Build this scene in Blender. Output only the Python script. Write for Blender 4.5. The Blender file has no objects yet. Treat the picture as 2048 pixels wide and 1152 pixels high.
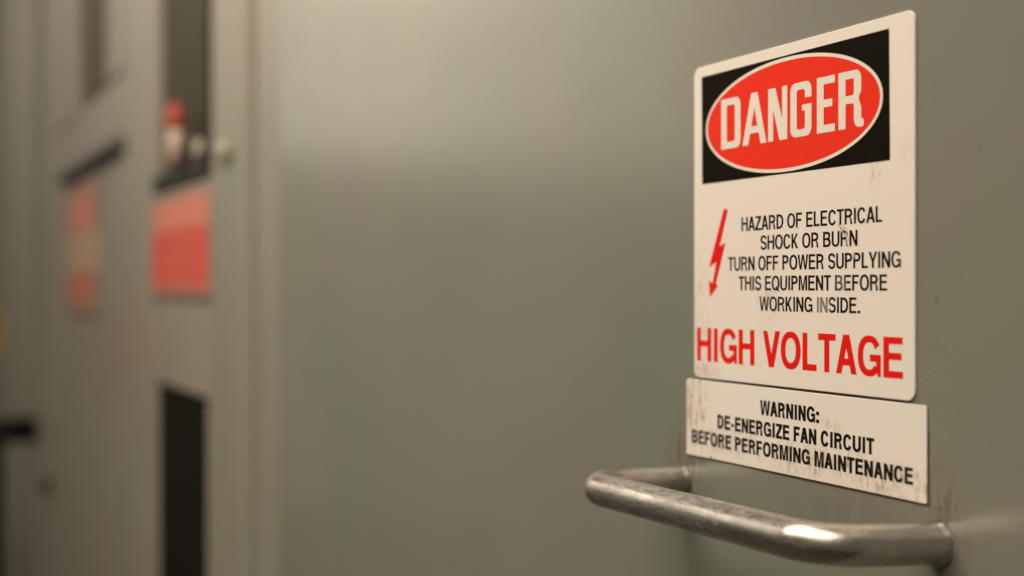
import bpy, bmesh, math, random
from mathutils import Vector
from mathutils.geometry import tessellate_polygon

# ------------------------------------------------------------------ camera, world, lights
S = bpy.context.scene
COL = S.collection
# The row of cabinets faces -Y: their doors lie in the plane y = 0, x runs to the viewer's right.
F = 2900.0                       # focal length in pixels of the 2048 px wide photograph
VPX = 1232.0                     # how far left of centre the doors' vanishing point lies
TH = math.atan(VPX / F)
K = 1167.0
D = K * math.sin(TH) / VPX       # camera's distance from the doors
ZC = 1.45                        # camera height

cam_data = bpy.data.cameras.new("camera")
cam = bpy.data.objects.new("camera", cam_data)
COL.objects.link(cam)
cam.location = (0, -D, ZC)
cam.rotation_euler = (math.radians(90), 0, math.radians(90) - TH)
cam_data.sensor_width = 36
cam_data.lens = F / 2048 * 36
cam_data.clip_start = 0.01
cam_data.clip_end = 100
cam_data.dof.use_dof = True
cam_data.dof.focus_distance = K / (1640 + 208)
cam_data.dof.aperture_fstop = (cam_data.lens / 1000) / 0.0114
S.camera = cam

S.view_settings.view_transform = 'Standard'
S.view_settings.look = 'None'
S.view_settings.exposure = 0.0
S.view_settings.gamma = 1.0
S.render.engine = 'CYCLES'

W = bpy.data.worlds.new("World")
S.world = W
W.use_nodes = True
W.node_tree.nodes["Background"].inputs[0].default_value = (1.0, 0.86, 0.68, 1)
W.node_tree.nodes["Background"].inputs[1].default_value = 0.11


def area(name, loc, target, sx, sy, power, color):
    l = bpy.data.lights.new(name, 'AREA')
    l.shape = 'RECTANGLE'
    l.size = sx
    l.size_y = sy
    l.energy = power
    l.color = color
    o = bpy.data.objects.new(name, l)
    COL.objects.link(o)
    o.location = loc
    o.rotation_euler = (Vector(target) - Vector(loc)).to_track_quat('-Z', 'Y').to_euler()
    return o


WARM = (1.0, 0.855, 0.67)
# ceiling tube light over the aisle, a second one further down it, and the bright far end of the aisle
area("ceiling_light_near", (-0.35, -0.95, ZC + 1.25), (-0.45, -0.2, ZC - 0.2), 2.1, 1.25, 32.0, WARM)
area("ceiling_light_far", (-1.6, -1.1, ZC + 1.3), (-2.6, -0.3, ZC), 2.0, 1.00, 43.0, WARM)
area("fill_light_far_left", (-5.0, -1.2, ZC + 1.4), (-5.0, -0.3, ZC), 1.4, 0.40, 17.0, WARM)  # added fill lamp, brightens the far-left cabinets
area("far_aisle_light", (-7.2, -2.75, ZC + 1.68), (0, -2.75, ZC + 1.68), 2.7, 2.0, 27.0, (1.0, 0.86, 0.68))


# ------------------------------------------------------------------ helpers
def ax(px):
    """x on the door plane for a photograph column"""
    return (D * math.sin(TH) - K / (px + 208.0)) / math.cos(TH)


def az(px, py):
    return ZC + (576.0 - py) * (K / (px + 208.0)) / F


U = K / F                        # metres per height unit used for the prints


def uz(v):
    return ZC + v * U


def link(name, me, mats, parent=None, loc=None):
    o = bpy.data.objects.new(name, me)
    COL.objects.link(o)
    for m in (mats if isinstance(mats, (list, tuple)) else [mats]):
        me.materials.append(m)
    if parent is not None:
        o.parent = parent
    if loc is not None:
        o.location = loc
    return o


def thing(name, label, cat, loc, group=None):
    o = bpy.data.objects.new(name, None)
    o.empty_display_size = 0.05
    COL.objects.link(o)
    o.location = loc
    o['label'] = label
    o['category'] = cat
    if group:
        o['group'] = group
    return o


def bm_done(bm, name, mat, parent, smooth=False):
    bmesh.ops.recalc_face_normals(bm, faces=bm.faces[:])
    me = bpy.data.meshes.new(name)
    bm.to_mesh(me)
    bm.free()
    if smooth:
        for p in me.polygons:
            p.use_smooth = True
    return link(name, me, mat, parent)


def box_into(bm, x0, x1, y0, y1, z0, z1, bev=0.0, seg=2):
    r = bmesh.ops.create_cube(bm, size=1.0)
    vs = r['verts']
    for v in vs:
        v.co.x = x0 + (v.co.x + .5) * (x1 - x0)
        v.co.y = y0 + (v.co.y + .5) * (y1 - y0)
        v.co.z = z0 + (v.co.z + .5) * (z1 - z0)
    if bev > 0:
        es = list({e for v in vs for e in v.link_edges})
        bmesh.ops.bevel(bm, geom=es, offset=bev, segments=seg, affect='EDGES', profile=0.6)


def rel(parent, x0, x1, y0, y1, z0, z1):
    p = world_loc(parent)
    return x0 - p.x, x1 - p.x, y0 - p.y, y1 - p.y, z0 - p.z, z1 - p.z


def world_loc(o):
    p = Vector((0, 0, 0))
    while o is not None:
        p += o.location
        o = o.parent
    return p


def box(name, parent, ext, mat, bev=0.003, seg=2):
    bm = bmesh.new()
    box_into(bm, *rel(parent, *ext), bev, seg)
    return bm_done(bm, name, mat, parent, False)


def tube_path(bm, pts, r, n=28, caps=True):
    rings = []
    prev_n = None
    for i, p in enumerate(pts):
        t = (pts[min(i + 1, len(pts) - 1)] - pts[max(i - 1, 0)]).normalized()
        a = Vector((0, 0, 1))
        if abs(t.dot(a)) > .95:
            a = Vector((0, 1, 0)) if prev_n is None else prev_n
        nn = (a - t * a.dot(t)).normalized()
        prev_n = nn
        b = t.cross(nn)
        rr = r[i] if isinstance(r, (list, tuple)) else r
        rings.append([bm.verts.new(p + nn * rr * math.cos(2 * math.pi * k / n) + b * rr * math.sin(2 * math.pi * k / n)) for k in range(n)])
    for a, b in zip(rings, rings[1:]):
        for k in range(n):
            bm.faces.new((a[k], a[(k + 1) % n], b[(k + 1) % n], b[k]))
    if caps:
        bm.faces.new(rings[0])
        bm.faces.new(rings[-1][::-1])


def fillet(pts, r, n=14):
    out = [pts[0].copy()]
    for i in range(1, len(pts) - 1):
        a = (pts[i - 1] - pts[i]).normalized()
        b = (pts[i + 1] - pts[i]).normalized()
        ang = a.angle(b)
        d = r / math.tan(ang / 2)
        c = pts[i] + (a + b).normalized() * (r / math.sin(ang / 2))
        p0 = pts[i] + a * d - c
        p1 = pts[i] + b * d - c
        w = p0.angle(p1)
        for k in range(n + 1):
            f = k / n
            out.append(c + p0 * (math.sin((1 - f) * w) / math.sin(w)) + p1 * (math.sin(f * w) / math.sin(w)))
    out.append(pts[-1].copy())
    return out


def densify(pts, step):
    out = [pts[0]]
    for a, b in zip(pts, pts[1:]):
        n = max(1, int((b - a).length / step))
        for k in range(1, n + 1):
            out.append(a.lerp(b, k / n))
    return out


# ------------------------------------------------------------------ materials
class NT:
    def __init__(self, name):
        self.m = bpy.data.materials.new(name)
        self.m.use_nodes = True
        self.t = self.m.node_tree
        self.b = self.t.nodes["Principled BSDF"]
        self._pos = None

    def n(self, typ, **kw):
        nd = self.t.nodes.new(typ)
        for k, v in kw.items():
            setattr(nd, k, v)
        return nd

    def put(self, sock, v):
        if hasattr(v, 'is_output'):
            self.t.links.new(v, sock)
        elif v is not None:
            if isinstance(v, (tuple, list)) and len(v) == 3 and sock.type == 'RGBA':
                v = (*v, 1)
            sock.default_value = v

    def pos(self):
        if self._pos is None:
            self._pos = self.n('ShaderNodeNewGeometry').outputs['Position']
        return self._pos

    def math(self, op, a, b=None, clamp=False):
        nd = self.n('ShaderNodeMath', operation=op, use_clamp=clamp)
        self.put(nd.inputs[0], a)
        if b is not None:
            self.put(nd.inputs[1], b)
        return nd.outputs[0]

    def ramp(self, v, lo, hi, a=0.0, b=1.0, smooth=True):
        nd = self.n('ShaderNodeMapRange')
        nd.interpolation_type = 'SMOOTHSTEP' if smooth else 'LINEAR'
        self.put(nd.inputs['Value'], v)
        nd.inputs['From Min'].default_value = lo
        nd.inputs['From Max'].default_value = hi
        nd.inputs['To Min'].default_value = a
        nd.inputs['To Max'].default_value = b
        return nd.outputs['Result']

    def noise(self, scale, detail=3.0, rough=0.5, stretch=(1, 1, 1), off=(0, 0, 0), dist=0.0):
        mp = self.n('ShaderNodeMapping')
        self.put(mp.inputs['Vector'], self.pos())
        mp.inputs['Scale'].default_value = stretch
        mp.inputs['Location'].default_value = off
        nd = self.n('ShaderNodeTexNoise')
        self.put(nd.inputs['Vector'], mp.outputs[0])
        nd.inputs['Scale'].default_value = scale
        nd.inputs['Detail'].default_value = detail
        nd.inputs['Roughness'].default_value = rough
        nd.inputs['Distortion'].default_value = dist
        return nd.outputs[0]

    def blob(self, c, r, ang=0.0, inner=0.15):
        """soft elliptical mask in the x-z plane round the world point c, rotated by ang"""
        mp = self.n('ShaderNodeVectorMath', operation='SUBTRACT')
        self.put(mp.inputs[0], self.pos())
        mp.inputs[1].default_value = (c[0], 0, c[1])
        sp = self.n('ShaderNodeSeparateXYZ')
        self.put(sp.inputs[0], mp.outputs[0])
        ca, sa = math.cos(ang), math.sin(ang)
        x = self.math('ADD', self.math('MULTIPLY', sp.outputs[0], ca / r[0]), self.math('MULTIPLY', sp.outputs[2], sa / r[0]))
        z = self.math('ADD', self.math('MULTIPLY', sp.outputs[0], -sa / r[1]), self.math('MULTIPLY', sp.outputs[2], ca / r[1]))
        d = self.math('SQRT', self.math('ADD', self.math('MULTIPLY', x, x), self.math('MULTIPLY', z, z)))
        return self.ramp(d, inner, 1.0, 1.0, 0.0)

    def mix(self, fac, a, b):
        nd = self.n('ShaderNodeMix', data_type='RGBA')
        self.put(nd.inputs[0], fac)
        self.put(nd.inputs[6], a)
        self.put(nd.inputs[7], b)
        return nd.outputs[2]

    def mul(self, *a):
        v = a[0]
        for b in a[1:]:
            v = self.math('MULTIPLY', v, b)
        return v

    def mx(self, *a):
        v = a[0]
        for b in a[1:]:
            v = self.math('MAXIMUM', v, b)
        return v

    def bump(self, h, strength=0.1, dist=0.001):
        nd = self.n('ShaderNodeBump')
        nd.inputs['Strength'].default_value = strength
        nd.inputs['Distance'].default_value = dist
        self.put(nd.inputs['Height'], h)
        self.put(self.b.inputs['Normal'], nd.outputs[0])

    def out(self, col=None, rough=None, metal=None, spec=None, coat=None):
        if col is not None:
            self.put(self.b.inputs['Base Color'], col)
        if rough is not None:
            self.put(self.b.inputs['Roughness'], rough)
        if metal is not None:
            self.put(self.b.inputs['Metallic'], metal)
        if spec is not None:
            self.put(self.b.inputs['Specular IOR Level'], spec)
        if coat is not None:
            self.put(self.b.inputs['Coat Weight'], coat)
        return self.m


def uncut(px, py):
    return (ax(px), az(px, py))


def paint_material(name, base, dirty=True, rough=0.38, pink=False):
    g = NT(name)
    big = g.noise(3.0, 3, 0.5)
    fine = g.noise(900.0, 2, 0.6)
    mid = g.noise(60.0, 4, 0.6)
    c = g.mix(g.ramp(big, 0.35, 0.7), base, tuple(v * f for v, f in zip(base, (1.07, 1.0, 0.93))))
    c = g.mix(g.mul(g.ramp(fine, 0.35, 0.75), 0.34), c, tuple(v * f for v, f in zip(base, (1.55, 1.5, 1.45))))
    c = g.mix(g.mul(g.ramp(mid, 0.5, 0.8), 0.18), c, tuple(v * f for v, f in zip(base, (0.85, 0.8, 0.72))))
    c = g.mix(g.mul(g.ramp(g.noise(5.5, 2, 0.5, off=(7, 0, 3)), 0.40, 0.65), 0.7), c, tuple(v * f for v, f in zip(base, (1.07, .96, .98))))
    c = g.mix(g.mul(g.ramp(g.noise(4.5, 2, 0.5, off=(1, 0, 9)), 0.45, 0.70), 0.8), c, tuple(v * f for v, f in zip(base, (.93, 1.02, .95))))
    if pink:  # reddish reflection painted into the cabinet colour
        c = g.mix(g.mul(g.blob(uncut(240, 690), (.75, .22), 0, 0), 0.22), c, (0.24, 0.13, 0.10))
    r = g.ramp(mid, 0.3, 0.7, rough, rough + 0.012)
    if dirty:
        streak = g.noise(55.0, 4, 0.65, stretch=(5.0, 1, 0.8))
        spots = g.noise(170.0, 4, 0.7, stretch=(1.8, 1, 0.7))
        L = uncut(1366, 961)
        R = uncut(1879, 1085)
        grime = g.mx(
            g.mul(g.blob((L[0] + .004, L[1] + .008), (.032, .030)), 0.8),
            g.mul(g.blob((R[0] + .003, R[1] + .010), (.020, .028)), 0.7),
            g.mul(g.blob(uncut(1880, 985), (.007, .022)), 0.3),
            g.mul(g.blob(uncut(1357, 900), (.006, .03)), 0.45),
            g.mul(g.blob((R[0] - .010, R[1] + .016), (.018, .010)), 0.55),
            g.mul(g.blob(uncut(1700, 1060), (.060, .025)), 0.28),
            g.mul(g.blob((L[0] + .004, L[1] - .05), (.012, .05)), 0.4),  # shadow below the far leg, painted in with the grime
        )
        gm = g.mul(grime, g.ramp(g.math('ADD', g.mul(streak, 0.55), g.mul(spots, 0.45)), 0.40, 0.62))
        c = g.mix(gm, c, (0.105, 0.066, 0.034))
        # tight dark rim where the handle's tube meets the paint
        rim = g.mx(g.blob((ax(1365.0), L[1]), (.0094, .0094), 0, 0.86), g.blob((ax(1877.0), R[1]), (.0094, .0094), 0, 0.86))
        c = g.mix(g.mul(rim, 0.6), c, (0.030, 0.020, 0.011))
        # specks of dirt
        for px, py, rr in ((1874, 602, .0012), (1872, 590, .0008), (1960, 300, .0008), (1948, 820, .0007), (1310, 655, .001)):
            c = g.mix(g.mul(g.blob(uncut(px, py), (rr, rr * 1.8)), 0.55), c, (0.06, 0.05, 0.04))
        # pale rubbed streak beside the handle's near end
        rub = g.mul(g.blob(uncut(1975, 1042), (.022, .0035), 0.03, 0.0), g.ramp(mid, 0.25, 0.6), 0.22)
        c = g.mix(rub, c, (0.36, 0.35, 0.29))
    g.bump(g.noise(500.0, 2, 0.5), 0.008, 0.0004)
    return g.out(c, r, 0.0, 0.5 if dirty else 0.28)


GREY = (0.192, 0.204, 0.178)
M_DOOR = paint_material("door_paint", GREY, True, 0.23)
M_BODY = paint_material("cabinet_paint", (0.215, 0.217, 0.184), False, 0.42)
M_BODY2 = paint_material("cabinet_paint_warm", (0.235, 0.228, 0.196), False, 0.45, True)
M_POST = paint_material("post_paint", (0.215, 0.213, 0.182), False, 0.45)


def plain(name, col, rough=0.5, metal=0.0, var=0.12, scale=40, spec=0.5):
    g = NT(name)
    nz = g.noise(scale, 4, 0.6)
    c = g.mix(g.ramp(nz, 0.3, 0.75), tuple(v * (1 - var) for v in col), tuple(min(1, v * (1 + var)) for v in col))
    return g.out(c, g.ramp(nz, 0.3, 0.7, max(0.02, rough - .06), rough + .06), metal, spec)


M_BLACK = plain("black_plastic", (0.012, 0.011, 0.009), 0.5, spec=0.15)
M_GLASS = plain("smoked_window_glass", (0.040, 0.034, 0.021), 0.5, spec=0.04)
M_DARKIN = plain("dark_recess_lining", (0.010, 0.009, 0.007), 0.9, spec=0.03)
M_BROWN = plain("brown_window_film", (0.085, 0.066, 0.042), 0.6, spec=0.08)
M_GASKET = plain("dark_gasket", (0.030, 0.026, 0.020), 0.8, spec=0.1)
M_RED = plain("red_plastic", (0.36, 0.065, 0.042), 0.5, spec=.2)
M_PALE = plain("pale_plastic", (0.38, 0.29, 0.25), 0.6, spec=.2)
M_CREAM = plain("cream_knob", (0.34, 0.31, 0.25), 0.55, spec=.2)
M_TAGRED = plain("red_tag_card", (0.50, 0.062, 0.042), 0.6, spec=.3)
M_TAGPINK = plain("pink_tag_band", (0.50, 0.165, 0.12), 0.6, spec=.3)
M_TAGTAN = plain("tan_tag_band", (0.38, 0.26, 0.17), 0.6)
M_TAGORANGE = plain("orange_tag_band", (0.42, 0.125, 0.07), 0.6)
M_FADED = plain("faded_red_band", (0.48, 0.17, 0.12), 0.6)
M_YELLOW = plain("yellow_card", (0.42, 0.28, 0.05), 0.5)
M_RAIL = plain("grey_violet_rail", (0.15, 0.138, 0.140), 0.6, spec=.2)
M_KNOB = plain("olive_knob", (0.11, 0.095, 0.065), 0.5)


def sign_dirt(g):
    """one dirt mask shared by the white ground and the prints of both signs"""
    st = g.noise(110.0, 5, 0.7, stretch=(2.2, 1, 0.9), dist=.6)
    sp = g.noise(230.0, 4, 0.7, stretch=(1.6, 1, 0.7), off=(3, 0, 1))
    thr = g.ramp(g.math('ADD', g.mul(st, 0.6), g.mul(sp, 0.4)), 0.49, 0.63)
    soft = g.ramp(st, 0.35, 0.75)
    B = g.blob
    area_ = g.mx(
        g.mul(B(uncut(1390, 820), (.020, .030), 0, 0.2), 0.95),
        g.mul(B(uncut(1400, 730), (.013, .010), 0, 0.2), 1.0),
        g.mul(B(uncut(1424, 738), (.012, .006), 0, 0.2), 1.0),
        g.mul(B(uncut(1402, 630), (.014, .040), 0, 0.1), 0.55),
        g.mul(B(uncut(1460, 885), (.060, .010), 0, 0.2), 0.80),
        g.mul(B(uncut(1660, 930), (.080, .011), 0, 0.2), 0.90),
        g.mul(B(uncut(1790, 965), (.045, .011), 0, 0.2), 0.95),
        g.mul(B(uncut(1655, 855), (.016, .006), 0, 0.2), 0.75),
        g.mul(B(uncut(1755, 345), (.006, .012), 0, 0.2), 0.6),
        g.mul(B(uncut(1815, 300), (.006, .008), 0, 0.2), 0.5),
        g.mul(B(uncut(1540, 600), (.020, .025), 0, 0.0), 0.35),
    )
    return g.mul(area_, thr), g.mul(area_, soft, 0.35)


def scratches(g):
    """where the print has been rubbed away"""
    nz = g.noise(600.0, 3, 0.7)
    edge = g.ramp(nz, 0.32, 0.50)
    B = g.blob
    s = g.mx(
        g.mul(B(uncut(1699, 481), (.0011, .0075), 0.22, 0.3), .8),
        B(uncut(1683, 456), (.0012, .0050), 0.85, 0.2),
        g.mul(B(uncut(1712, 511), (.0010, .0030), 0.1, 0.2), 0.6),
        g.mul(B(uncut(1655, 432), (.0008, .0022), 0.9, 0.2), 0.5),
    )
    fade = g.mx(g.mul(B(uncut(1687, 566), (.0052, .0075), 0, 0.5), 0.16), g.mul(B(uncut(1648, 609), (.0080, .0075), 0, 0.5), 0.30))
    return g.mx(g.mul(s, edge), fade)


def white_material(name, base, dirt_col=(0.30, 0.205, 0.10)):
    g = NT(name)
    d1, d2 = sign_dirt(g)
    c = g.mix(g.ramp(g.noise(14, 3), 0.3, 0.7), base, tuple(v * f for v, f in zip(base, (1.0, .975, .985))))
    c = g.mix(g.mul(g.ramp(g.noise(1100, 2), 0.4, 0.8), 0.10), c, tuple(v * .86 for v in base))
    c = g.mix(d2, c, dirt_col)
    c = g.mix(g.mul(d1, 0.75), c, dirt_col)
    # dark smear where the print was scraped off
    sm = g.mul(g.mx(g.blob(uncut(1696, 470), (.0022, .0075), 0.45, 0.0), g.blob(uncut(1687, 458), (.001, .005), 0.9, 0.1)),
               g.ramp(g.noise(800, 3), 0.40, 0.56), 0.75)
    c = g.mix(sm, c, (0.12, 0.09, 0.06))
    g.bump(g.noise(160, 2), 0.05, 0.0004)
    return g.out(c, 0.42, 0, 0.45)


def ink_material(name, col, rough=0.4, var=(1.18, 1.3, 1.4), ground=(0.74, 0.70, 0.63), mott=0.35):
    g = NT(name)
    sc = scratches(g)
    nz = g.noise(500, 4, 0.65)
    c = g.mix(g.mul(g.ramp(nz, 0.42, 0.75), mott), col, tuple(min(1, v * f) for v, f in zip(col, var)))
    c = g.mix(sc, c, ground)
    d1, d2 = sign_dirt(g)
    c = g.mix(g.mul(d1, 0.30), c, (0.20, 0.13, 0.08))
    return g.out(c, rough, 0, 0.02)


M_WHITE = white_material("sign_white", (0.82, 0.77, 0.715))
M_LABEL = white_material("label_white", (0.81, 0.765, 0.715))
M_LABELEDGE = plain("label_dark_edge", (0.085, 0.06, 0.030), 0.8)
M_INK = ink_material("black_ink", (0.012, 0.009, 0.008), 0.45)
M_HEAD = ink_material("black_header_ink", (0.008, 0.006, 0.0035), 0.5, (1.6, 1.5, 1.4))
M_REDINK = ink_material("red_ink", (0.76, 0.014, 0.010), 0.5, (0.78, 1.5, 1.4))
M_OVAL = ink_material("vermilion_ink", (0.82, 0.038, 0.020), 0.5, (1.0, 1.35, 1.4), mott=0.5)
M_OVALWHITE = plain("header_white_ink", (0.80, 0.745, 0.68), 0.5, 0, 0.02, 300, .2)


def steel_material():
    g = NT("brushed_steel")
    st = g.noise(60, 4, 0.65, stretch=(1, 1.2, 2.2))
    fn = g.noise(420, 3, 0.7, stretch=(0.35, 1, 2.5))
    rust = g.noise(110, 4, 0.7, off=(5, 2, 1))
    c = g.mix(g.ramp(st, 0.38, 0.68), (0.45, 0.43, 0.40), (0.68, 0.66, 0.625))
    c = g.mix(g.mul(g.ramp(fn, 0.46, 0.66), 0.6), c, (0.26, 0.225, 0.18))
    c = g.mix(g.mul(g.ramp(rust, 0.60, 0.72), 0.55), c, (0.23, 0.135, 0.065))
    # grime on the far leg and the underside, where hands never polish it
    sp = g.n('ShaderNodeSeparateXYZ')
    g.put(sp.inputs[0], g.pos())
    far = g.ramp(sp.outputs[0], ax(1365) + 0.004, ax(1365) + 0.06, 1.0, 0.0)
    c = g.mix(g.mul(far, g.ramp(st, 0.40, 0.58), 0.55), c, (0.17, 0.13, 0.09))
    near_ = g.ramp(sp.outputs[0], ax(1560), ax(1760), 0.0, 1.0)      # the end that hands keep polished
    c = g.mix(g.mul(near_, 0.55), c, (0.58, 0.56, 0.525))
    g.bump(g.math('ADD', g.mul(fn, 0.6), g.mul(st, 0.4)), 0.12, 0.0005)
    m = g.math('SUBTRACT', 0.86, g.mul(g.ramp(rust, 0.60, 0.72), 0.5))
    rr_ = g.ramp(g.math('ADD', g.mul(st, .6), g.mul(fn, .4)), 0.35, 0.65, 0.44, 0.27)
    return g.out(c, g.mul(rr_, g.math('SUBTRACT', 1.0, g.mul(near_, 0.12))), g.math('ADD', m, g.mul(near_, 0.12), True), 0.5)


M_STEEL = steel_material()


# ------------------------------------------------------------------ glyphs (flat print, drawn as outlines)
def q_arc(cx, cy, rx, ry, a0, a1, e=2.2, n=9):
    """superellipse arc, angles in degrees"""
    pts = []
    for k in range(n + 1):
        a = math.radians(a0 + (a1 - a0) * k / n)
        c, s = math.cos(a), math.sin(a)
        pts.append((cx + rx * math.copysign(abs(c) ** (2 / e), c), cy + ry * math.copysign(abs(s) ** (2 / e), s)))
    return pts


def oval(x0, y0, x1, y1, e=2.3, n=44):
    return q_arc((x0 + x1) / 2, (y0 + y1) / 2, (x1 - x0) / 2, (y1 - y0) / 2, 0, 360 * (n - 1) / n, e, n - 1)


def lobe(xe, y0, y1, rx, ry, e=2.2, n=8):
    """from (xe-rx, y0) round the right side to (xe-rx, y1)"""
    ry = min(ry, (y1 - y0) / 2)
    return q_arc(xe - rx, y0 + ry, rx, ry, -90, 0, e, n) + q_arc(xe - rx, y1 - ry, rx, ry, 0, 90, e, n)


def strip(path, s, b):
    """thick line: s is its width where it runs upright, b where it runs level"""
    L, R = [], []
    for i, p in enumerate(path):
        a = path[max(i - 1, 0)]
        c = path[min(i + 1, len(path) - 1)]
        tx, ty = c[0] - a[0], c[1] - a[1]
        l = math.hypot(tx, ty) or 1e-9
        tx, ty = tx / l, ty / l
        h = 0.5 * math.sqrt((b * tx) ** 2 + (s * ty) ** 2)
        L.append((p[0] - ty * h, p[1] + tx * h))
        R.append((p[0] + ty * h, p[1] - tx * h))
    return L + R[::-1]


def glyph(ch, w, H, s, b):
    """list of shapes; each shape is [outer, hole, ...] and lies on its own layer"""
    if ch == 'I':
        return [[[(0, 0), (w, 0), (w, H), (0, H)]]]
    if ch == 'H':
        m = H * .53
        return [[[(0, 0), (s, 0), (s, m - b / 2), (w - s, m - b / 2), (w - s, 0), (w, 0), (w, H), (w - s, H), (w - s, m + b / 2), (s, m + b / 2), (s, H), (0, H)]]]
    if ch == 'E':
        m = H * .53
        return [[[(0, 0), (w, 0), (w, b), (s, b), (s, m - b / 2), (w * .93, m - b / 2), (w * .93, m + b / 2), (s, m + b / 2), (s, H - b), (w * .98, H - b), (w * .98, H), (0, H)]]]
    if ch == 'F':
        m = H * .51
        return [[[(0, 0), (s, 0), (s, m - b / 2), (w * .9, m - b / 2), (w * .9, m + b / 2), (s, m + b / 2), (s, H - b), (w, H - b), (w, H), (0, H)]]]
    if ch == 'L':
        return [[[(0, 0), (w, 0), (w, b), (s, b), (s, H), (0, H)]]]
    if ch == 'T':
        c = w / 2
        return [[[(c - s / 2, 0), (c + s / 2, 0), (c + s / 2, H - b), (w, H - b), (w, H), (0, H), (0, H - b), (c - s / 2, H - b)]]]
    if ch == 'A':
        a = w / 2 - s * .58
        sx = s * 1.04
        c0 = H * .22
        T = (w / 2 - sx) * H / a
        xi = lambda y: sx + a * y / H
        o = [(0, 0), (sx, 0), (xi(c0), c0), (w - xi(c0), c0), (w - sx, 0), (w, 0), (w - a, H), (a, H)]
        y1 = c0 + b
        return [[o, [(xi(y1), y1), (w / 2, T), (w - xi(y1), y1)]]]
    if ch == 'N':
        d = s * 1.75
        return [[[(0, 0), (s, 0), (s, H - d), (w - s * 1.08, 0), (w, 0), (w, H), (w - s, H), (w - s, d), (s * 1.08, H), (0, H)]]]
    if ch == 'M':
        q = s * 1.30
        c = w / 2
        return [[[(0, 0), (s * .95, 0), (s * .95, H * .80), (c - s * .48, 0), (c + s * .48, 0), (w - s * .95, H * .80), (w - s * .95, 0), (w, 0), (w, H), (w - q, H), (c, H * .27), (q, H), (0, H)]]]
    if ch == 'V':
        a = w / 2 - s * .56
        sx = s * 1.05
        k = H - (w / 2 - sx) * H / a
        return [[[(a, 0), (w - a, 0), (w, H), (w - sx, H), (w / 2, k), (sx, H), (0, H)]]]
    if ch == 'W':
        t = s * .98
        q = w * .27
        return [[[(q - t * .52, 0), (q + t * .52, 0), (w / 2, H * .72), (w - q - t * .52, 0), (w - q + t * .52, 0), (w, H), (w - t, H),
                  (w - q, H * .27), (w / 2 + t * .52, H), (w / 2 - t * .52, H), (q, H * .27), (t, H), (0, H)]]]
    if ch == 'Y':
        c = w / 2
        t = s * 1.08
        return [[[(c - s / 2, 0), (c + s / 2, 0), (c + s / 2, H * .40), (w, H), (w - t, H), (c, H * .58), (t, H), (0, H), (c - s / 2, H * .40)]]]
    if ch == 'Z':
        return [[[(0, 0), (w, 0), (w, b), (s * 1.25, b), (w, H - b), (w, H), (w * .04, H), (w * .04, H - b), (w - s * 1.28, H - b), (0, b)]]]
    if ch == 'K':
        return [[[(0, 0), (s, 0), (s, H), (0, H)]],
                [[(s * .9, H * .30), (s * .9, H * .52), (w - s * 1.18, H), (w * .98, H), (s + (w - s) * .36, H * .56), (w, 0), (w - s * 1.16, 0), (s + (w - s) * .13, H * .42)]]]
    if ch == 'D':
        rx = w * .62
        o = [(0, 0)] + lobe(w, 0, H, rx, H * .46) + [(0, H)]
        i = [(s, b)] + lobe(w - s, b, H - b, min(rx - s * .7, (w - 2 * s) * .96), H * .46 - b) + [(s, H - b)]
        return [[o, i]]
    if ch == 'P':
        ym = H * .42
        rx = w * .52
        o = [(0, 0), (s, 0), (s, ym)] + lobe(w, ym, H, rx, 9) + [(0, H)]
        i = [(s, ym + b)] + lobe(w - s, ym + b, H - b, min(rx - s * .6, (w - 2 * s) * .96), 9) + [(s, H - b)]
        return [[o, i]]
    if ch == 'R':
        ym = H * .42
        rx = w * .5
        wp = w * .96
        o = [(0, 0), (s, 0), (s, ym)] + lobe(wp, ym, H, rx, 9) + [(0, H)]
        i = [(s, ym + b)] + lobe(wp - s, ym + b, H - b, min(rx - s * .6, (wp - 2 * s) * .96), 9) + [(s, H - b)]
        xl = w * .40
        return [[o, i], [[(xl, ym + b * .2), (xl, ym + b * .8), (w * .66, ym + b * .8), (w * .86, ym * .80), (w * .93, ym * .42), (w * .95, H * .05), (w, 0), (w - s * 1.08, 0), (w - s * 1.16, ym * .5), (w * .62, ym + b * .1)]]]
    if ch == 'B':
        ym = H * .50
        rx = w * .48
        w2 = w * .95
        o = [(0, 0)] + lobe(w, 0, ym + b * .45, rx, 9)[:-4] + [(w2 - s * .22, ym + b * .26)] + lobe(w2, ym + b * .1, H, rx, 9)[4:] + [(0, H)]
        i1 = [(s, b)] + lobe(w - s, b, ym - b * .42, min(rx - s * .6, (w - 2 * s) * .96), 9) + [(s, ym - b * .42)]
        i2 = [(s, ym + b * .5)] + lobe(w2 - s, ym + b * .5, H - b, min(rx - s * .6, (w2 - 2 * s) * .96), 9) + [(s, H - b)]
        return [[o, i1, i2]]
    if ch in 'OQ':
        e = H * .012
        o = [[oval(0, -e, w, H + e, 2.25), oval(s, b - e, w - s, H - b + e, 2.15)]]
        if ch == 'Q':
            o.append([[(w * .50, H * .20), (w * .62, H * .29), (w * 1.0, -H * .03), (w * .87, -H * .10)]])
        return o
    if ch == 'U':
        r = (w - s) / 2
        p = [(s / 2, H), (s / 2, H * .6), (s / 2, H * .36)] + q_arc(w / 2, H * .34, r, H * .34 - b / 2 + H * .012, 180, 360, 2.2, 16) + [(w - s / 2, H * .36), (w - s / 2, H * .6), (w - s / 2, H)]
        return [[strip(p, s, b)]]
    if ch == 'C':
        e = H * .012
        p = q_arc(w / 2, H / 2, (w - s) / 2, (H - b) / 2 + e, 27, 333, 2.25, 34)
        return [[strip(p, s, b)]]
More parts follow.
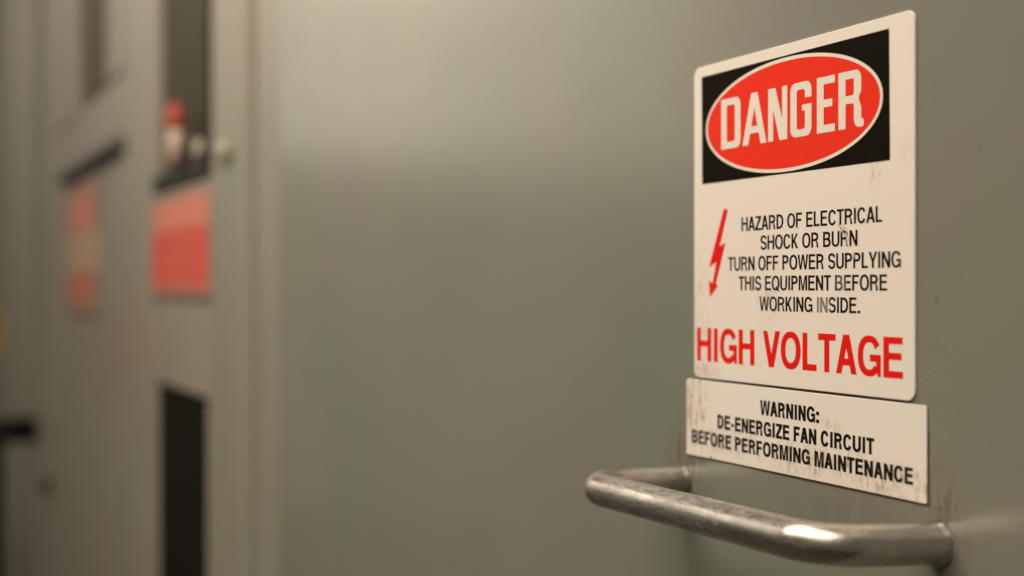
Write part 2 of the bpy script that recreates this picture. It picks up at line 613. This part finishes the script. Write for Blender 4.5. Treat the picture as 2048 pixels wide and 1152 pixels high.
    if ch == 'G':
        e = H * .012
        p = q_arc(w / 2, H / 2, (w - s) / 2, (H - b) / 2 + e, 29, 322, 2.25, 34)
        xr = w - s * .02
        return [[strip(p, s, b)], [[(w * .53, H * .37), (w * .53, H * .37 + b), (xr, H * .37 + b), (xr, 0), (xr - s * .55, 0), (xr - s * .80, H * .16), (xr - s * .86, H * .37)]]]
    if ch == 'S':
        e = H * .012
        x0, x1 = s / 2, w - s / 2
        yt, yb = H - b / 2 + e, b / 2 - e
        c = w / 2
        ym = H * .5
        rx = (x1 - x0) / 2
        ry1 = (yt - ym) / 2
        ry2 = (ym - yb) / 2
        p = q_arc(c, yt - ry1 * 1.02, rx * .96, ry1 * 1.02, 8, 232, 2.2, 20)
        p += [(c - rx * .25, ym + H * .035), (c, ym), (c + rx * .25, ym - H * .035)]
        p += q_arc(c, yb + ry2 * 1.02, rx, ry2 * 1.02, 52, -172, 2.2, 20)
        return [[strip(p, s * .97, b)]]
    if ch == '.':
        return [[[(0, 0), (w, 0), (w, b * 1.15), (0, b * 1.15)]]]
    if ch == ':':
        y = H * .50
        return [[[(0, 0), (w, 0), (w, b * 1.15), (0, b * 1.15)]], [[(0, y), (w, y), (w, y + b * 1.15), (0, y + b * 1.15)]]]
    if ch == '-':
        return [[[(0, H * .27), (w, H * .27), (w, H * .27 + b), (0, H * .27 + b)]]]
    return []


ADV = dict(A=(560, 4), B=(592, 55), C=(592, 36), D=(592, 58), E=(547, 58), F=(505, 58), G=(638, 38), H=(592, 56), I=(228, 0), K=(560, 58), L=(478, 58),
           M=(683, 56), N=(592, 56), O=(638, 34), P=(547, 58), Q=(638, 34), R=(592, 58), S=(547, 34), T=(501, 16), U=(592, 54), V=(547, 6), W=(774, 6),
           Y=(547, 6), Z=(501, 22))


def add_shape(bm, shape, y, tf):
    polys = [[Vector((px, py, 0)) for px, py in ring] for ring in shape]
    flat = [p for ring in polys for p in ring]
    tris = tessellate_polygon(polys)
    vs = [bm.verts.new((tf(p.x, p.y)[0], y, tf(p.x, p.y)[1])) for p in flat]
    for t in tris:
        try:
            f = bm.faces.new([vs[i] for i in t])
        except ValueError:
            continue
        f.normal_update()
        if f.normal.y > 0:
            f.normal_flip()


def flat_done(bm, name, mat, parent, label=None):
    me = bpy.data.meshes.new(name)
    bm.to_mesh(me)
    bm.free()
    o = link(name, me, mat, parent)
    if label:
        o['label'] = label
    return o


def text_line(parent, text, x0, x1, z0, z1, s_, b_, mat, y, label=None):
    """cap text between world x0..x1, baseline z0, cap line z1"""
    H = z1 - z0
    em = H / .716
    s, b = s_ * H, b_ * H
    items = []
    x = 0
    for ch in text:
        if ch == ' ':
            x += .235 * em
            continue
        if ch in '.:-':
            w = s * 1.05 if ch != '-' else .235 * em
            sb = .042 * em
            items.append((ch, x + sb, w))
            x += w + 2 * sb
            continue
        adv, sb = ADV[ch]
        sb *= .6
        if ch == 'I':
            w = s
            sb = .046 * 1000
        else:
            w = (adv - 2 * sb) / 1000 * em
        items.append((ch, x + sb / 1000 * em, w))
        x += w + 2 * sb / 1000 * em
    a = items[0][1]
    e = items[-1][1] + items[-1][2]
    k = (x1 - x0) / (e - a)
    p = world_loc(parent)
    holder = None
    for ch, lx, w in items:
        if ch == 'I':
            ww = s
            gx = (lx - a + w / 2) * k - s / 2
        else:
            ww = w * k
            gx = (lx - a) * k
        bm = bmesh.new()
        for li, shp in enumerate(glyph(ch, ww, H, s, b)):
            add_shape(bm, shp, y - li * .00002 - p.y, lambda u, v: (x0 + gx + u - p.x, z0 + v - p.z))
        flat_done(bm, "letter" if ch.isalpha() else "punctuation_mark", mat, parent)


# ------------------------------------------------------------------ the cabinets
g = NT("concrete_floor")
cc = g.mix(g.ramp(g.noise(2.0, 5, 0.6), 0.3, 0.7), (0.045, 0.039, 0.030), (0.07, 0.06, 0.048))
g.bump(g.noise(40, 3), 0.2, 0.002)
g.out(cc, 0.7)
bm = bmesh.new()
box_into(bm, -9.0, 3.0, -5.0, 1.6, -0.20, -0.001, 0)
fl = bm_done(bm, "floor", g.m, None)
fl['kind'] = "structure"
FLOOR = 0.0
TOP = 2.75
DEPTH = 0.85


def shell(parent, x0, x1, mat, y0=0.012):
    bm = bmesh.new()
    box_into(bm, *rel(parent, x0, x1, y0, DEPTH, FLOOR, TOP), 0.004)
    return bm_done(bm, "cabinet_body", mat, parent)


XE = ax(556)
near = thing("electrical_cabinet", "large grey painted metal cabinet whose door carries the danger sign and steel pull handle", "electrical cabinet", (-0.75, 0.4, 0), "row of electrical cabinets")
shell(near, XE + .002, 0.0, M_BODY, 0.026)
door = box("door", near, (XE + .0015, -0.006, 0.0, 0.024, .10, TOP - .03), M_DOOR, 0.004, 3)
door['label'] = "flat grey door with dirt rubbed round the handle ends"
print("door x0", XE)

# handle: one bent round steel tube
XL, XR = ax(1365.0), ax(1877.0)
ZL, ZR = uz(-.246), uz(-.246)
ST = 0.0538
hp = Vector((0, 0, 0)) + world_loc(door)
DZL, DZR = 0.0004, 0.0030
path = [Vector((XL, .0010, ZL)), Vector((XL, -ST, ZL + DZL)), Vector((XR, -ST, ZR + DZR)), Vector((XR, .0010, ZR))]
path = densify(fillet(path, .0185, 16), .004)
bm = bmesh.new()
ends = [p.lerp(q_, f) for p, q_ in ((path[0], path[1]),) for f in (0, .2, .4, .6, .8)]
ends2 = [path[-2].lerp(path[-1], f) for f in (.2, .4, .6, .8, 1)]
path = ends + path[1:-1] + ends2
rads = [.0080 + .0008 * max(0.0, 1 - (max(0.0, -p.y) / .0024) ** 2) for p in path]
tube_path(bm, [p - hp for p in path], rads, 40)
handle = bm_done(bm, "pull_handle", M_STEEL, door, True)
handle['label'] = "bent round steel tube handle, worn bright on top and tarnished below"

# second cabinet: post, smoked window, dark slot
c2 = thing("electrical_cabinet", "grey cabinet with a smoked window strip above its red notice and a black slot below", "electrical cabinet", (-2.06, 0.4, 0), "row of electrical cabinets")
X2 = ax(252)
shell(c2, X2 + .001, XE - .001, M_BODY, 0.03)
box("corner_post", c2, (ax(502), XE - .0015, 0.004, 0.029, .02, TOP - .02), M_BODY, 0.012, 4)
box("corner_post", c2, (ax(431), ax(501.6), -0.006, 0.029, .02, TOP - .02), M_POST, 0.014, 4)
wx0, wx1 = ax(310), ax(426)
wz = az(370, 368)
# front plate in pieces round the window and the slot
box("front_plate", c2, (ax(426.4), ax(430.6), 0.0, 0.029, .02, TOP - .02), M_BODY2, 0.002)
box("front_plate", c2, (X2 + .004, wx0 - .003, 0.0, 0.029, .02, TOP - .02), M_BODY2, 0.004)
sz = az(365, 785)
box("front_plate", c2, (wx0 - .001, wx1 + .001, 0.001, 0.029, sz + .002, wz - .002), M_BODY2, 0.004)
box("window_pane", c2, (wx0, wx1, 0.014, 0.020, wz, TOP - .06), M_GLASS, 0.001)
box("window_sill", c2, (wx0, wx1, -0.004, 0.013, wz, wz + .030), M_BLACK, 0.004)
box("window_mullion", c2, (ax(402), ax(408), 0.006, 0.0135, wz + .031, TOP - .06), M_GASKET, 0.001)
box("slot_lining", c2, (wx0 + .002, ax(412), 0.006, 0.012, .10, sz - .001), M_DARKIN, 0.001)
box("slot_frame", c2, (ax(413), wx1, 0.001, 0.026, .10, sz - .001), M_BODY2, 0.003)
# lever in the window: red grip on a pale shaft
lv = box("lever_base", c2, (ax(346), ax(376), 0.004, 0.0135, az(350, 345), az(350, 300)), M_GASKET, 0.002)
bm = bmesh.new()
lx, lz0, lz1, lz2 = ax(369), az(366, 336), az(366, 262), az(366, 210)
q = world_loc(c2)
tube_path(bm, [Vector((lx, -.012, z)) - q for z in (lz0, (lz0 + lz1) / 2, lz1)], [.012, .0115, .011], 20)
shaft = bm_done(bm, "lever_shaft", M_PALE, c2, True)
bm = bmesh.new()
tube_path(bm, [Vector((lx, -.012, z)) - q for z in (lz1 + .0005, lz1 + .006, (lz1 + lz2) / 2, lz2 - .006, lz2)], [.011, .0125, .0125, .011, .005], 20)
bm_done(bm, "lever_grip", M_RED, c2, True)


def knob(parent, px, py, r, mat, name="knob", out=.02):
    q = world_loc(parent)
    x, z = ax(px), az(px, py)
    bm = bmesh.new()
    rs = [.55 * r, .55 * r, r, r * 1.02, r * .92, r * .55]
    ys = [.005, -.3 * out, -.35 * out, -.75 * out, -.95 * out, -out]
    tube_path(bm, [Vector((x, y, z)) - q for y in ys], rs, 24)
    return bm_done(bm, name, mat, parent, True)


knob(c2, 413, 300, .0135, M_CREAM, out=.016)
knob(c2, 467, 305, .0135, M_CREAM, out=.018)

# third cabinet
c3 = thing("electrical_cabinet", "grey brown cabinet with narrow brown windows and a dark rail over its faded red strip", "electrical cabinet", (-3.1, 0.4, 0), "row of electrical cabinets")
X3 = ax(108)
shell(c3, X3 + .004, X2 - .003, M_BODY2, 0.03)
box("front_plate", c3, (X3 + .006, X2 - .006, 0.003, 0.029, .02, az(170, 215)), M_BODY2, 0.006)
zt = az(170, 215) + .002
box("window_pane", c3, (ax(150), ax(212), 0.018, 0.024, zt, TOP - .06), M_BROWN, 0.001)
box("window_frame", c3, (ax(213), X2 - .006, 0.0, 0.029, zt, TOP - .02), M_POST, 0.006)
box("window_frame", c3, (X3 + .006, ax(149), 0.0, 0.029, zt, TOP - .02), M_BODY2, 0.006)
box("dark_rail", c3, (ax(128), ax(248), -.022, 0.0025, az(190, 332), az(190, 304)), M_RAIL, 0.010, 4)

# fourth cabinet, furthest
c4 = thing("electrical_cabinet", "furthest grey cabinet at the left edge with a black bar handle and round knob", "electrical cabinet", (-5.4, 0.4, 0), "row of electrical cabinets")
shell(c4, -7.6, X3 - .003, M_BODY2, 0.03)
box("front_plate", c4, (ax(84), X3 - .008, 0.002, 0.029, .02, TOP - .02), M_BODY2, 0.006)
box("window_pane", c4, (ax(72), ax(83), 0.016, 0.022, az(80, 290), TOP - .1), M_BROWN, 0.001)
box("front_plate", c4, (-7.58, ax(71), 0.0, 0.029, .02, TOP - .02), M_BODY, 0.006)
knob(c4, 101, 965, .030, M_KNOB, out=.03)
q = world_loc(c4)
bz = az(50, 838)
bxh = ax(70)
path = [Vector((bxh, .002, bz)), Vector((bxh, -.125, bz)), Vector((bxh - .02, -.125, bz - .75)), Vector((bxh - .02, .002, bz - .75))]
bm = bmesh.new()
tube_path(bm, [p - q for p in densify(fillet(path, .03, 8), .05)], .038, 20)
bm_done(bm, "bar_handle", M_BLACK, c4, True)


# ------------------------------------------------------------------ blurred notices on the far cabinets
def faded(name, col, x0, x1, z0, z1, soft, back=(0.20, 0.19, 0.165)):
    """card print whose colour blends into cabinet grey at its borders"""
    g = NT(name)
    sp_ = g.n('ShaderNodeSeparateXYZ')
    g.put(sp_.inputs[0], g.pos())
    mx_ = g.mul(g.ramp(sp_.outputs[0], x0, x0 + soft, 0, 1), g.ramp(sp_.outputs[0], x1 - soft, x1, 1, 0),
                g.ramp(sp_.outputs[2], z0, z0 + soft * .45, 0, 1), g.ramp(sp_.outputs[2], z1 - soft * .45, z1, 1, 0))
    nz = g.noise(18, 3, 0.6)
    c = g.mix(g.ramp(nz, 0.3, 0.75), col, tuple(min(1, v * 1.2) for v in col))
    c = g.mix(g.math('ADD', g.mul(mx_, 0.75), 0.25), back, c)  # out-of-focus edge blur painted into the card's colour
    return g.out(c, 0.65, 0, 0.25)


def slab(parent, name, ext, mat, bev=.0006):
    return box(name, parent, ext, mat, bev, 2)


n1 = thing("warning_notice", "red notice with a paler pink top band, below the smoked window strip", "notice", ((ax(305) + ax(425)) / 2, -.003, az(365, 490)))
z0, z1 = az(365, 592), az(365, 385)
x0, x1 = ax(308), ax(430)
zb = z1 - (z1 - z0) * .36
M_TAGRED = faded('red_tag_card', (0.50, 0.062, 0.042), x0, x1, z0, z1, .05)
M_TAGPINK = faded('pink_tag_band', (0.50, 0.165, 0.12), x0, x1, z0, z1, .05)
slab(n1, "red_card", (x0, x1, -.0045, -.0005, z0, zb), M_TAGRED)
slab(n1, "pink_band", (x0, x1, -.0045, -.0005, zb + .0004, z1), M_TAGPINK)
for k in range(4):
    zz = zb - .012 - k * .019
    slab(n1, "print_rule", (x0 + (x1 - x0) * .22, x1 - (x1 - x0) * (.16 + .05 * (k % 2)), -.0052, -.0046, zz - .0035, zz), M_TAGPINK, 0)

n2 = thing("warning_notice", "faded narrow red and tan strip notice under the dark rail, further left", "notice", ((ax(135) + ax(200)) / 2, -.0, az(168, 500)))
x0, x1 = ax(138), ax(197)
zs = [az(168, 628), az(168, 545), az(168, 462), az(168, 365)]
M_TAGORANGE = faded('orange_tag_band', (0.42, 0.125, 0.07), x0, x1, zs[0], zs[3], .12)
M_FADED = faded('faded_red_band', (0.48, 0.17, 0.12), x0, x1, zs[0], zs[3], .12)
slab(n2, "orange_band", (x0, x1, -.004, .002, zs[0], zs[1] - .001), M_TAGORANGE)
slab(n2, "tan_band", (x0, x1, -.004, .002, zs[1], zs[2] - .001), M_TAGTAN)
slab(n2, "red_band", (x0, x1, -.004, .002, zs[2], zs[3]), M_FADED)

n3 = thing("warning_notice", "small yellow card at the far left edge of the row of cabinets", "notice", (ax(0), -.002, az(0, 660)))
slab(n3, "yellow_card", (ax(-14), ax(8), -.005, -.0006, az(0, 705), az(0, 625)), M_YELLOW)


# ------------------------------------------------------------------ danger sign
def rrect(x0, x1, z0, z1, r, n=7):
    return (q_arc(x1 - r, z0 + r, r, r, -90, 0, 2, n) + q_arc(x1 - r, z1 - r, r, r, 0, 90, 2, n)
            + q_arc(x0 + r, z1 - r, r, r, 90, 180, 2, n) + q_arc(x0 + r, z0 + r, r, r, 180, 270, 2, n))


def plate(parent, name, ring, y0, y1, mat, edge=None, bev=.00025):
    p = world_loc(parent)
    bm = bmesh.new()
    fr = [bm.verts.new((x - p.x, y0 - p.y, z - p.z)) for x, z in ring]
    f = bm.faces.new(fr)
    r = bmesh.ops.extrude_face_region(bm, geom=[f])
    for v in r['geom']:
        if isinstance(v, bmesh.types.BMVert):
            v.co.y = y1 - p.y
    bmesh.ops.recalc_face_normals(bm, faces=bm.faces[:])
    if bev:
        es = [e for e in bm.edges if all(abs(v.co.y - (y0 - p.y)) < 1e-7 for v in e.verts)]
        bmesh.ops.bevel(bm, geom=es, offset=bev, segments=1, affect='EDGES')
    me = bpy.data.meshes.new(name)
    bm.to_mesh(me)
    bm.free()
    o = link(name, me, [mat] + ([edge] if edge else []), parent)
    if edge:
        for pl in me.polygons:
            if abs(pl.normal.y) < .3:
                pl.material_index = 1
    return o


SY = -.0010       # face of the danger sign
LY = -.0007       # face of the warning label
sx0, sx1 = ax(1391.5), ax(1833.5)
sign = thing("danger_sign", "white electrical danger sign with a red DANGER oval on black and red HIGH VOLTAGE lettering", "sign",
             ((sx0 + sx1) / 2, 0, uz(-.1113)))
plate(sign, "sign_plate", rrect(sx0, sx1, uz(-.1113), uz(.2735), .0045), SY, -.0001, M_WHITE)
hd = plate(sign, "black_header", [(ax(1408), uz(.1281)), (ax(1784.5), uz(.1283)), (ax(1782.5), uz(.2607)), (ax(1407), uz(.2607))], SY - .00006, SY - .00001, M_HEAD, None, 0)


def disc(parent, name, cx, cz, rx, rz, y, mat, e):
    p = world_loc(parent)
    bm = bmesh.new()
    add_shape(bm, [q_arc(0, 0, rx, rz, 0, 360 * 95 / 96, e, 95)], y - p.y, lambda u, v: (cx + u - p.x, cz + v - p.z))
    return flat_done(bm, name, mat, parent)


ox0, ox1 = ax(1415.6), ax(1770.4)
ocx, orx = (ox0 + ox1) / 2, (ox1 - ox0) / 2
ocz, orz = uz(.1944), .0640 * U
disc(sign, "oval_border", ocx, ocz, orx, orz, SY - .00012, M_OVALWHITE, 2.04)
disc(sign, "red_oval", ocx, ocz, orx - .0044 * U, orz - .0040 * U, SY - .00017, M_OVAL, 2.04)

# DANGER: condensed letters with small rounded corners
dz0, dz1 = uz(.1668), uz(.2268)
DH = dz1 - dz0
ds, db = .0124 * U, .0082 * U


def rr_lobe(xe, y0, y1, r, n=4):
    return q_arc(xe - r, y0 + r, r, r, -90, 0, 2, n) + q_arc(xe - r, y1 - r, r, r, 0, 90, 2, n)


def danger_glyph(ch, w):
    H, s, b = DH, ds, db
    R, r = b * 1.15, b * .35
    if ch == 'D':
        return [[[(0, 0)] + rr_lobe(w, 0, H, R) + [(0, H)], [(s, b)] + rr_lobe(w - s, b, H - b, r) + [(s, H - b)]]]
    if ch == 'A':
        return glyph('A', w, H, s * .95, b)
    if ch == 'N':
        d = s * 1.9
        return [[[(0, 0), (s * .82, 0), (s * .82, H - d), (w - s * 1.25, 0), (w, 0), (w, H), (w - s * .82, H), (w - s * .82, d), (s * 1.2, H), (0, H)]]]
    if ch == 'G':
        o = ([(w - s, H * .47), (w - s * 1.45, H * .47), (w - s * 1.45, H * .58), (w, H * .58)]
             + q_arc(w - R, R, R, R, 0, -90, 2, 4) + q_arc(R, R, R, R, -90, -180, 2, 4) + q_arc(R, H - R, R, R, 180, 90, 2, 4)
             + q_arc(w - R, H - R, R, R, 90, 0, 2, 4) + [(w, H * .70), (w - s, H * .70)]
             + q_arc(w - s - r, H - b - r, r, r, 0, 90, 2, 3) + q_arc(s + r, H - b - r, r, r, 90, 180, 2, 3)
             + q_arc(s + r, b + r, r, r, 180, 270, 2, 3) + q_arc(w - s - r, b + r, r, r, 270, 360, 2, 3))
        return [[o]]
    if ch == 'E':
        m = H * .52
        return [[[(0, 0), (w, 0), (w, b), (s, b), (s, m - b / 2), (w * .86, m - b / 2), (w * .86, m + b / 2), (s, m + b / 2), (s, H - b), (w, H - b), (w, H), (0, H)]]]
    if ch == 'R':
        m = H * .50
        wp = w * .90
        o = ([(0, 0), (s, 0), (s, m - b / 2), (wp - s * 1.35, m - b / 2)]
             + q_arc(wp - s * 1.35, m - b / 2 - r * 1.2, s * .35, r * 1.2, 90, 0, 2, 3)
             + [(wp - s, b * 1.1)] + q_arc(wp - s + b * 1.1, b * 1.1, b * 1.1, b * 1.1, 180, 262, 2, 4)
             + [(w * .97, 0), (w, b * .35), (w, b * .75), (w * .97, b * .95), (wp, b * 1.15), (wp, m - b * 1.2), (wp - s * .35, m)]
             + q_arc(wp - R * .7, m + b * 1.2, R * .7, b * .9, -60, 0, 2, 3)
             + q_arc(wp - R, H - R, R, R, 0, 90, 2, 4) + [(0, H)])
        i = [(s, m + b / 2)] + rr_lobe(wp - s, m + b / 2, H - b, r) + [(s, H - b)]
        return [[o, i]]


sp = world_loc(sign)
for ch, a, b_ in (('D', 1446.9, 1485.3), ('A', 1489.4, 1537.4), ('N', 1540.8, 1579.0), ('G', 1585.2, 1627.6), ('E', 1638.4, 1674.4), ('R', 1681.6, 1732.4)):
    xa, xb = ax(a), ax(b_)
    bm = bmesh.new()
    for shp in danger_glyph(ch, xb - xa):
        add_shape(bm, shp, SY - .00022 - sp.y, lambda u, v: (xa + u - sp.x, dz0 + v - sp.z))
    flat_done(bm, "letter", M_OVALWHITE, sign)

TY = SY - .00006
for txt, a, b_, zt_, zb_ in (
        ("HAZARD OF ELECTRICAL", 1486.7, 1768.6, .0833, .0668),
        ("SHOCK OR BURN", 1524.6, 1719.3, .0604, .0439),
        ("TURN OFF POWER SUPPLYING", 1459.9, 1806.4, .0369, .0204),
        ("THIS EQUIPMENT BEFORE", 1481.0, 1778.7, .0138, -.0027),
        ("WORKING INSIDE.", 1522.6, 1724.6, -.0098, -.0263)):
    text_line(sign, txt, ax(a), ax(b_), uz(zb_), uz(zt_), .215, .150, M_INK, TY)
text_line(sign, "HIGH VOLTAGE", ax(1397.8), ax(1810.3), uz(-.0902), uz(-.0490), .225, .172, M_REDINK, TY)

# red lightning bolt with an arrow head
bolt = [(335, 153), (368, 163), (301, 465), (349, 432), (270, 770), (286, 790), (221, 880), (210, 745), (242, 768), (272, 592), (212, 637)]
bm = bmesh.new()
ring = []
for a, b_ in bolt:
    px, py = 1370 + a / 4.114, 380 + b_ / 4.114
    ring.append((ax(px), az(px, py)))
add_shape(bm, [ring], TY - sp.y, lambda u, v: (u - sp.x, v - sp.z))
flat_done(bm, "lightning_bolt", M_REDINK, sign)

# ------------------------------------------------------------------ warning label under it
lx0, lx1 = ax(1375), ax(1856.3)
lz0, lz1 = uz(-.2095), uz(-.1141)
lab = thing("warning_label", "long white label with black WARNING lettering just above the steel handle", "label", ((lx0 + lx1) / 2, 0, lz0))
ring = (q_arc(lx1 - .0008, lz0 + .0008, .0008, .0008, -90, 0, 2, 3) + q_arc(lx1 - .0008, lz1 - .0008, .0008, .0008, 0, 90, 2, 3)
        + q_arc(lx0 + .002, lz1 - .002, .002, .002, 90, 180, 2, 5) + q_arc(lx0 + .0008, lz0 + .0008, .0008, .0008, 180, 270, 2, 3))
nx = ax(1424)
ring += [(nx - .0010, lz0 + .0001), (nx, lz0 + .0016), (nx + .0009, lz0 + .0002)]
plate(lab, "label_plate", ring, LY, -.0001, M_LABEL, M_LABELEDGE, .0002)
# line of old brown glue showing round the label's lower and right edge
gl = [(lx0 + .0002, lz0 + .002), (lx0 + .0004, lz0 - .0009), (lx0 + .05, lz0 - .0007), (lx0 + .11, lz0 - .0011), (lx1 + .0008, lz0 - .0010), (lx1 + .0008, lz1 - .01), (lx1 - .01, lz1 - .012), (lx1 - .01, lz0 + .004)]
plate(lab, "glue_line", gl, -.00008, -.00002, M_LABELEDGE, None, 0)
LT = LY - .00006
for txt, a, b_, zt_, zb_ in (
        ("WARNING:", 1522.8, 1641.2, -.1293, -.1463),
        ("DE-ENERGIZE FAN CIRCUIT", 1437.7, 1751.6, -.1535, -.1704),
        ("BEFORE PERFORMING MAINTENANCE", 1386.3, 1829.4, -.1768, -.1936)):
    text_line(lab, txt, ax(a), ax(b_), uz(zb_), uz(zt_), .275, .200, M_INK, LT)
# grime caught between the sign and the label
gg = [(sx0 + .004, uz(-.1143)), (sx1 - .002, uz(-.1143)), (sx1 - .003, uz(-.1105)), (sx0 + .004, uz(-.1105))]
plate(sign, "grime_line", gg, -.00006, -.00003, M_LABELEDGE, None, 0)
